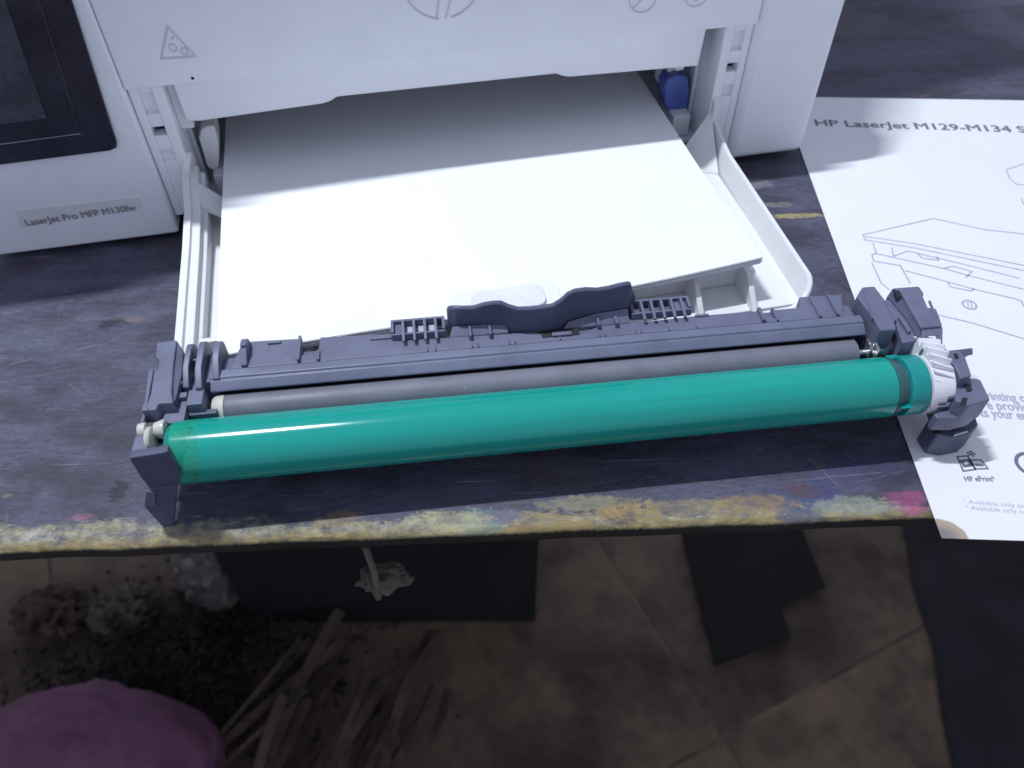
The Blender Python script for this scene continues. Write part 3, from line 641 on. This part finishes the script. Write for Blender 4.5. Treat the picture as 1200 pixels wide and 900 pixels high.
# right end: raised block, cap plate, side wall, arm and foot
m = MB(); m.prism([(0.2393,0.0321,0.0372), (0.2434,0.0367,0.0372), (0.248,0.0366,0.0372), (0.2486,0.0291,0.0372), (0.2474,0.0186,0.0372), (0.2462,0.014,0.0372), (0.2405,0.0143,0.0372), (0.2407,0.0198,0.0372)], (0, 0, -.022)); part(m, 'raised_block', 'char', .0006)
m = MB(); m.prism([(0.2507,0.0318,0.0345), (0.2571,0.0329,0.0345), (0.2574,0.0163,0.0345), (0.255,0.0106,0.0345), (0.2475,0.0099,0.0345), (0.2493,0.0199,0.0345)], (0, 0, -.018)); part(m, 'middle_step', 'char', .0004)
m = MB(); m.prism([(0.2555,0.0365,0.0352), (0.2569,0.0331,0.0352), (0.2565,0.017,0.0352), (0.2545,0.0108,0.0352), (0.2533,0.011,0.0352), (0.2537,0.0212,0.0352), (0.2519,0.0328,0.0352)], (0, 0, -.008)); part(m, 'cap_slot', 'char_dark_shade', .0002)
m = MB(); m.prism([(0.2546,0.0356,0.0365), (0.2647,0.0354,0.0365), (0.2648,0.0316,0.0365), (0.2637,0.0299,0.0365), (0.2628,0.0241,0.0365), (0.2654,0.0233,0.0365), (0.2647,0.0194,0.0365), (0.2635,0.0144,0.0365), (0.2557,0.0144,0.0365), (0.2566,0.0335,0.0365)], (0, 0, -.030)); part(m, 'end_cap', 'char', .0006)
m = MB(); m.prism([(0.2565,0.0154,0.0355), (0.2642,0.0149,0.0355), (0.2602,0.0069,0.0355), (0.26,0.0041,0.0355), (0.2564,0.0017,0.0355), (0.2519,0.0051,0.0355)], (0, 0, -.028)); part(m, 'cap_front', 'char', .0004)
m = MB(); m.prism([(0.2622,0.0087,0.033), (0.2625,0.0062,0.033), (0.2667,0.0053,0.033), (0.2671,0.002,0.033), (0.2651,-0.0061,0.033), (0.2606,-0.0071,0.033), (0.2616,-0.001,0.033), (0.2599,0.0049,0.033)], (0, 0, -.026)); part(m, 'side_wall', 'char', .0005)
part(MB().prism([(0.2539,0.0242,0.0349), (0.2548,0.0241,0.0349), (0.2546,0.0188,0.0349), (0.2536,0.0181,0.0349)], (0, 0, -.0008)), 'slot', 'black', 0)
part(MB().prism([(0.2539,0.0188,0.035), (0.2561,0.0194,0.035), (0.2559,0.0155,0.035), (0.2542,0.014,0.035)], (0, 0, -.0008)), 'slot', 'black', 0)
part(MB().prism([(0.2541,0.0334,0.0369), (0.2562,0.0336,0.0369), (0.2556,0.0309,0.0369), (0.2533,0.0293,0.0369)], (0, 0, -.001)), 'slot', 'black', 0)
m = MB(); m.lathe([(.2400, .0034), (.2450, .0036), (.2490, .0036), (.2500, .003)], .0170, .0255, 28); part(m, 'bearing', 'steel', 0, True)
part(MB().prism([(0.2408,0.0158,0.031), (0.2417,0.0157,0.031), (0.2414,0.0107,0.031), (0.2397,0.0096,0.031)], (0, 0, -.004)), 'spring_clip', 'steel', .0003)
part(MB().prism([(0.2493,0.0299,0.036), (0.2508,0.0302,0.036), (0.2494,0.02,0.036), (0.2481,0.0193,0.036)], (0, 0, -.0030)), 'cap_web', 'char', .0003)
part(MB().prism([(0.2506,0.0212,0.036), (0.2518,0.0219,0.036), (0.2522,0.0145,0.036), (0.2508,0.0134,0.036)], (0, 0, -.0030)), 'cap_web', 'char', .0003)
part(MB().prism([(0.2642,0.0272,0.0368), (0.2651,0.0271,0.0368), (0.2634,0.0184,0.0368), (0.2624,0.0181,0.0368)], (0, 0, -.0006)), 'cap_ridge', 'char', .0002)
part(MB().prism([(0.2559,0.0117,0.0358), (0.2611,0.0115,0.0358), (0.2607,0.0107,0.0358), (0.2556,0.0109,0.0358)], (0, 0, -.0006)), 'cap_ridge', 'char', .0002)
part(MB().prism([(0.2427,0.0344,0.0376), (0.2435,0.0348,0.0376), (0.2405,0.0203,0.0376), (0.2397,0.02,0.0376)], (0, 0, -.0008)), 'block_ridge', 'char', .0002)
part(MB().prism([(0.2637,0.004,0.0334), (0.2648,0.0039,0.0334), (0.2644,0.0019,0.0334), (0.2631,0.0017,0.0334)], (0, 0, -.0006)), 'wall_slot', 'black', 0)
# arm: open ring round the hub, with block and recesses
m = MB(); rings = []
for i in range(27):
    a = math.radians(-120 + 165 * i / 26); ca, sa = math.cos(a), math.sin(a)
    rings.append([(u, r * ca, ZD + r * sa) for u, r in ((.2655, .0080), (.2655, .0106), (.2735, .0108), (.2735, .0084))])
m.loft(rings); part(m, 'arm_ring', 'char', .0004)
m = MB(); m.prism([(0.2603,-0.0062,0.0285), (0.265,-0.0024,0.0285), (0.2711,-0.0043,0.0285), (0.2699,-0.0135,0.0285), (0.2612,-0.0151,0.0285), (0.2582,-0.0128,0.0285)], (0, 0, -.0100)); part(m, 'arm_block', 'char', .0006)
m = MB(); m.prism([(0.2532,-0.0121,0.022), (0.2621,-0.0101,0.022), (0.2687,-0.0093,0.022), (0.2746,-0.0093,0.022), (0.2668,-0.0141,0.022), (0.2601,-0.0152,0.022), (0.2533,-0.0143,0.022)], (0, 0, -.0070)); part(m, 'arm_base', 'char', .0007)
part(MB().prism([(0.2641,-0.0062,0.0289), (0.266,-0.0061,0.0289), (0.2656,-0.0091,0.0289), (0.2636,-0.0096,0.0289)], (0, 0, -.0006)), 'arm_recess', 'black', 0)
part(MB().prism([(0.2606,-0.0119,0.0289), (0.2623,-0.0121,0.0289), (0.2604,-0.0146,0.0289), (0.2579,-0.0154,0.0289)], (0, 0, -.0006)), 'arm_recess', 'black', 0)
m = MB(); m.prism([(0.2573,-0.0074,0.012), (0.2613,-0.0064,0.012), (0.2685,-0.0072,0.012), (0.2753,-0.0076,0.012), (0.2741,-0.0118,0.012), (0.269,-0.015,0.012), (0.2621,-0.0157,0.012), (0.2576,-0.014,0.012)], (0, 0, -.0115)); part(m, 'foot', 'char_dark_shade', .0008)
part(MB().prism([(0.2633,-0.0107,0.0127), (0.2661,-0.0102,0.0127), (0.2663,-0.0122,0.0127), (0.2637,-0.013,0.0127)], (0, 0, -.001)), 'foot_recess', 'black', 0)
part(MB().prism([(0.2635,-0.0143,0.0124), (0.2688,-0.0138,0.0124), (0.2687,-0.0145,0.0124), (0.263,-0.0154,0.0124)], (0, 0, -.001)), 'foot_edge', 'steel', .0002)
part(MB().prism([(0.2571,-0.012,0.0124), (0.2597,-0.0119,0.0124), (0.2594,-0.0138,0.0124), (0.2569,-0.0139,0.0124)], (0, 0, -.001)), 'foot_recess', 'black', 0)
m = MB(); m.box((.2560, .0170, .0060), (.2690, .0200, .0240)); part(m, 'end_wall', 'char_dark_shade', .0004)
m = MB(); m.box((.2390, .0160, .0060), (.2560, .0240, .0230)); part(m, 'end_wall', 'char_dark_shade', .0004)
m = MB(); m.box((.2700, -.0060, .0120), (.2735, .0130, .0180)); part(m, 'arm_strut', 'char_dark_shade', .0004)

# ------------------------------------------------------------------ printed sheet
sh = thing('instruction_sheet', 'white printed instruction sheet with line drawing, right of the printer', 'sheet', (.2298, -.1106, 0), math.radians(-14.2))
m = MB(); NX, NY = 24, 32; Wd, Ht = .2095, .2860; rows = []
def sheet_z(x, y): return .0007 + .0004 * abs(mnoise.noise(Vector((x * 14, y * 14, 3)))) 
for lay in (0, -.0002):
    rr = []
    for j in range(NY + 1): rr.append([m.bm.verts.new((Wd * i / NX, Ht * j / NY, .0007 + lay)) for i in range(NX + 1)])
    rows.append(rr)
for g_ in rows:
    for j in range(NY):
        for i in range(NX): m.bm.faces.new((g_[j][i], g_[j][i + 1], g_[j + 1][i + 1], g_[j + 1][i]))
for j in range(NY):
    for i in (0, NX): m.bm.faces.new((rows[0][j][i], rows[0][j + 1][i], rows[1][j + 1][i], rows[1][j][i]))
for i in range(NX):
    for j in (0, NY): m.bm.faces.new((rows[0][j][i], rows[0][j][i + 1], rows[1][j][i + 1], rows[1][j][i]))
m.build('page', 'sheet', sh)
ZI = .00074
def ttext(body, p, q, h, mat='ink', bold=0.0, name='printed_text'):
    a = math.atan2(q[1] - p[1], q[0] - p[0]); w = math.hypot(q[0] - p[0], q[1] - p[1])
    return text(name, body, mat, sh, (p[0], p[1], ZI), (0, 0, a), size=h, width=w, bold=bold)
T0, T1 = (0.0126,0.2556), (0.121,0.2521)
k_ = 1.215
ttext('HP LaserJet M129-M134 Series', T0, (T0[0] + (T1[0] - T0[0]) * k_, T0[1] + (T1[1] - T0[1]) * k_), .0090, 'ink', .00026, 'title_text')
ttext('printing o', (0.0341,0.0613), (0.0507,0.0606), .0062, 'inkl', .00016)
ttext('e provid', (0.035,0.0567), (0.0499,0.056), .0062, 'inkl', .00016)
ttext('ts your en', (0.0312,0.0529), (0.048,0.0518), .0062, 'inkl', .00016)
ttext('HP ePrint\u00b2', (0.0153,0.0231), (0.0257,0.0235), .0032, 'ink', .00007)
ttext('\u00b9 Available only on wireless', (0.0119,0.0139), (0.0416,0.0122), .0026, 'inkl')
ttext('\u00b2 Available only on wireless', (0.0119,0.0115), (0.0415,0.0098), .0026, 'inkl')
m = MB()
for pl in ([(0.0892,0.164), (0.0722,0.1666), (0.051,0.1744), (0.0145,0.1609), (0.0147,0.1571), (0.035,0.1522), (0.0533,0.1462), (0.0792,0.1377)],
           [(0.0805,0.1412), (0.0544,0.1495), (0.0359,0.1553), (0.0149,0.1597)],
           [(0.0176,0.1547), (0.0173,0.148), (0.0149,0.1461), (0.0146,0.142), (0.0256,0.1394)],
           [(0.0135,0.1407), (0.014,0.127), (0.0163,0.1232)], [(0.0253,0.1519), (0.0244,0.1458), (0.0319,0.1497)], [(0.0172,0.1474), (0.0234,0.1452), (0.0436,0.1382), (0.0539,0.1334), (0.0744,0.1251)],
           [(0.0319,0.1497), (0.048,0.1436), (0.0753,0.1324)], [(0.0256,0.1394), (0.0266,0.1274)], [(0.0447,0.1383), (0.0489,0.1396), (0.056,0.1363), (0.052,0.1322)], [(0.036,0.148), (0.0367,0.145), (0.0438,0.1435), (0.0437,0.1459)],
           [(0.0269,0.1359), (0.0429,0.1291), (0.0531,0.1244), (0.0684,0.1189), (0.0704,0.1174), (0.0702,0.1142)], [(0.0431,0.1285), (0.0433,0.1257), (0.0512,0.1233), (0.0533,0.125)],
           [(0.0326,0.1077), (0.0458,0.1031), (0.0628,0.0947)], [(0.1113,0.222), (0.1002,0.2163), (0.0993,0.208), (0.101,0.2037), (0.1054,0.2031)], [(0.0985,0.1915), (0.098,0.188), (0.0983,0.1846)]):
    m.strip(pl, .00066, ZI)
m.build('line_drawing', 'inkl', sh)
m = MB(); c0 = (0.0476,0.1145)
m.strip([(c0[0] + .0028 * math.cos(k * .5236), c0[1] + .0028 * math.sin(k * .5236)) for k in range(12)], .0009, ZI, closed=True)
m.strip([(c0[0] - .0012, c0[1] - .002), (c0[0], c0[1] + .002)], .0006, ZI); m.strip([(c0[0] + .0004, c0[1] - .002), (c0[0] + .0014, c0[1] + .002)], .0006, ZI)
m.build('drawn_emblem', 'inkl', sh)
m = MB()
m.strip([(0.0161,0.0338), (0.0199,0.0343), (0.0206,0.0284), (0.0161,0.0275)], .0006, ZI, closed=True); m.strip([(0.017,0.032), (0.0196,0.0324), (0.0197,0.0302), (0.0172,0.0298)], .0010, ZI, closed=True)
m.strip([(0.0202,0.0325), (0.0241,0.0326), (0.0252,0.0289), (0.0207,0.0286)], .0006, ZI, closed=True); m.strip([(0.0212,0.0303), (0.0242,0.0304)], .0011, ZI)
m.strip([(0.02,0.0355), (0.0218,0.0363), (0.0228,0.0348)], .0006, ZI); m.strip([(0.0203,0.0345), (0.0214,0.0352), (0.0219,0.034)], .0006, ZI)
m.build('print_icon', 'ink', sh)
m = MB(); c0 = (0.041,0.0313); m.strip([(c0[0] + .0048 * math.cos(k * .2618), c0[1] + .0048 * math.sin(k * .2618)) for k in range(24)], .0013, ZI, closed=True); m.build('round_icon', 'ink', sh)

# ------------------------------------------------------------------ things on the floor under the bench
def lump(name, mat, loc, size, seed, amp=.3, freq=3.0, sub=4, flat=0.0, sharp=False):
    bm = bmesh.new(); bmesh.ops.create_icosphere(bm, subdivisions=sub, radius=1)
    for v in bm.verts:
        n = v.co.normalized()
        d = mnoise.noise(n * freq + Vector((seed, 0, 0))) + .5 * mnoise.noise(n * freq * 2.3 + Vector((0, seed, 0))) + .25 * mnoise.noise(n * freq * 5 + Vector((0, seed, 3)))
        if sharp: d = -abs(d) * 1.4
        v.co = n * (1 + amp * d)
        if v.co.z < flat - .6: v.co.z = flat - .6
    for v in bm.verts: v.co = Vector((v.co.x * size[0], v.co.y * size[1], (v.co.z + .6 - flat) * size[2]))
    me = bpy.data.meshes.new(name); bm.to_mesh(me); bm.free()
    o = link(name, me, mat, None, 0, True); o.location = loc; return o
ZF = -.7
def carton(name, lo, hi, rz, label):
    root = thing(name, label, 'box', ((lo[0] + hi[0]) / 2, (lo[1] + hi[1]) / 2, ZF), rz)
    hx, hy, hz = (hi[0] - lo[0]) / 2, (hi[1] - lo[1]) / 2, hi[2]
    MB().box((-hx, -hy, .0005), (hx, hy, hz)).build('carton_body', 'carton', root, .003)
    MB().box((-hx + .004, -hy + .002, hz + .0005), (hx - .004, -.001, hz + .003)).build('flap', 'carton', root, .001)
    MB().box((-hx + .004, .001, hz + .0005), (hx - .004, hy - .002, hz + .003)).build('flap', 'carton', root, .001)
    return root
carton('black_carton', (-.145, .235, 0), (.205, .46, .22), math.radians(-12), 'long black box pushed far back under the bench')
m = MB(); m.prism([(0.3958,0.2808,-0.696), (0.3724,0.1004,-0.696), (0.4737,0.1129,-0.696), (0.4779,0.1537,-0.696), (0.5451,0.1664,-0.696), (0.5553,0.2638,-0.696)], (0, 0, .006))  # flat black shape added in place of an L-shaped floor shadow
tag(m.build('shadow_sheet', 'carton', None, .0015), 'black L-shaped sheet standing in for a shadow on the floor tiles right of centre', 'mat')
pk = lump('pink_bag', 'pink', (-.335, .085, ZF), (.145, .120, .090), 4.2, .13, 1.5, 5); tag(pk, 'dull pink cloth bag on the floor at lower left', 'bag')
sp = MB(); sp.tube([(.088, -.095, .030), (.086, -.06, .098), (.080, -.01, .124), (.066, .04, .116), (.055, .085, .085)], .005, 8); sp.build('strap', 'strap', pk, 0, True)
fm = lump('plastic_bag', 'film', (-.19, .33, ZF), (.055, .05, .085), 9.1, .5, 1.6, 4, 0, True); tag(fm, 'crumpled clear plastic bag beside the black box', 'plastic bag')
CT = (0.042,-0.0671,-0.0095); CM = (0.0366,-0.0447,-0.07)
ht = thing('hanging_cord', 'thin pale cord with frayed rag end hanging under the bench', 'cord', CT)
MB().tube([(0, 0, 0), (.0005, .001, -.02), (-.0005, .001, -.04), (CM[0] - CT[0], CM[1] - CT[1], CM[2] - CT[2])], .0013, 8).build('cord', 'rag', ht, 0, True)
bm_ = lump('rag_end', 'rag', (CM[0] - CT[0] + .006, CM[1] - CT[1], CM[2] - CT[2] - .0115), (.0110, .006, .0048), 2.7, .42, 1.6, 4, -1.0); bm_.parent = ht
random.seed(21)
base = Vector((-.09, .22, 0))
for i in range(28):
    a = math.radians(random.uniform(212, 250)); ln = random.uniform(.16, .30); w = random.uniform(.005, .013)
    st = Vector((random.uniform(-.11, .06), random.uniform(.12, .24), .004 + i * .0022))
    m = MB(); rg = []
    for k in range(9):
        t = k / 8; p = Vector((ln * t, .012 * math.sin(3 * t + i), .010 * math.sin(2.4 * t + i * 1.7) ** 2)); ww = w * (1 - .35 * t)
        tw = .5 * math.sin(i + t * 2)
        rg.append([(p.x, p.y - ww / 2, p.z - tw * ww * .3), (p.x, p.y + ww / 2, p.z + tw * ww * .3), (p.x, p.y + ww / 2, p.z + tw * ww * .3 + .0015), (p.x, p.y - ww / 2, p.z - tw * ww * .3 + .0015)])
    m.loft(rg); o = m.build('paper_strip', 'strip', None); o.location = st + Vector((0, 0, ZF)); o.rotation_euler = (0, 0, a)
    tag(o, 'torn brown paper strip in the heap right of the pink bag', 'paper strip', 'torn brown strips heaped under the bench')
for (x, y, s_, lab) in ((-.40, .33, .05, 'crumpled brown paper ball at the left edge under the bench'), (-.315, .315, .045, 'crumpled pale brown paper between black litter and plastic bag')):
    o = lump('crumpled_paper', 'rag' if s_ < .05 else 'strip', (x, y, ZF), (s_, s_ * .8, s_ * .6), x * 40, .55, 2.4, 4, 0, True); tag(o, lab, 'crumpled paper', 'crumpled papers under the bench')
# loose dark litter, uncountable
m = MB(); random.seed(5)
for i in range(2600):
    x = random.gauss(-.24, .085); y = random.gauss(.225, .055); h = .006 + .06 * random.random() * math.exp(-((x + .25) / .12) ** 2 - ((y - .23) / .08) ** 2)
    a = random.uniform(0, 6.28); l = random.uniform(.003, .017); w = random.uniform(.0015, .006); tl = random.uniform(-.5, .7)
    dx, dy = math.cos(a) * l, math.sin(a) * l; nx, ny = -math.sin(a) * w, math.cos(a) * w; k = random.uniform(-.3, 1.2)
    m.prism([(x, y, ZF + h), (x + dx, y + dy, ZF + h + tl * l), (x + dx * k + nx, y + dy * k + ny, ZF + h + tl * l * .5 + random.uniform(-.003, .004))], (0, 0, .0008))
lt = m.build('litter', 'litter', None); lt['kind'] = 'stuff'; tag(lt, 'dark scraps and litter heaped under the bench', 'litter')
# dark cloth at the right
m = MB(); rg = []; NX, NY = 40, 40
vs = []
for j in range(NY + 1):
    row = []
    for i in range(NX + 1):
        x = .60 * i / NX; y = .62 * j / NY
        z = .010 + .05 * (i / NX) + .022 * abs(mnoise.noise(Vector((x * 7, y * 3, 1)))) + .006 * mnoise.noise(Vector((x * 22, y * 18, 4)))
        ed = .012 * mnoise.noise(Vector((y * 9, i * .02, 7)))
        row.append(m.bm.verts.new((x + ed, y, max(z * min(1, i / 4 + .12), .0015))))
    vs.append(row)
for j in range(NY):
    for i in range(NX): m.bm.faces.new((vs[j][i], vs[j][i + 1], vs[j + 1][i + 1], vs[j + 1][i]))
cl = m.build('dark_cloth', 'navycloth', None, 0, True); cl.location = (.535, -.20, ZF); cl.rotation_euler = (0, 0, math.radians(-20))
sol = cl.modifiers.new('thick', 'SOLIDIFY'); sol.thickness = .002; sol.offset = 1
tag(cl, 'dark navy cloth lying on the floor at lower right', 'cloth')
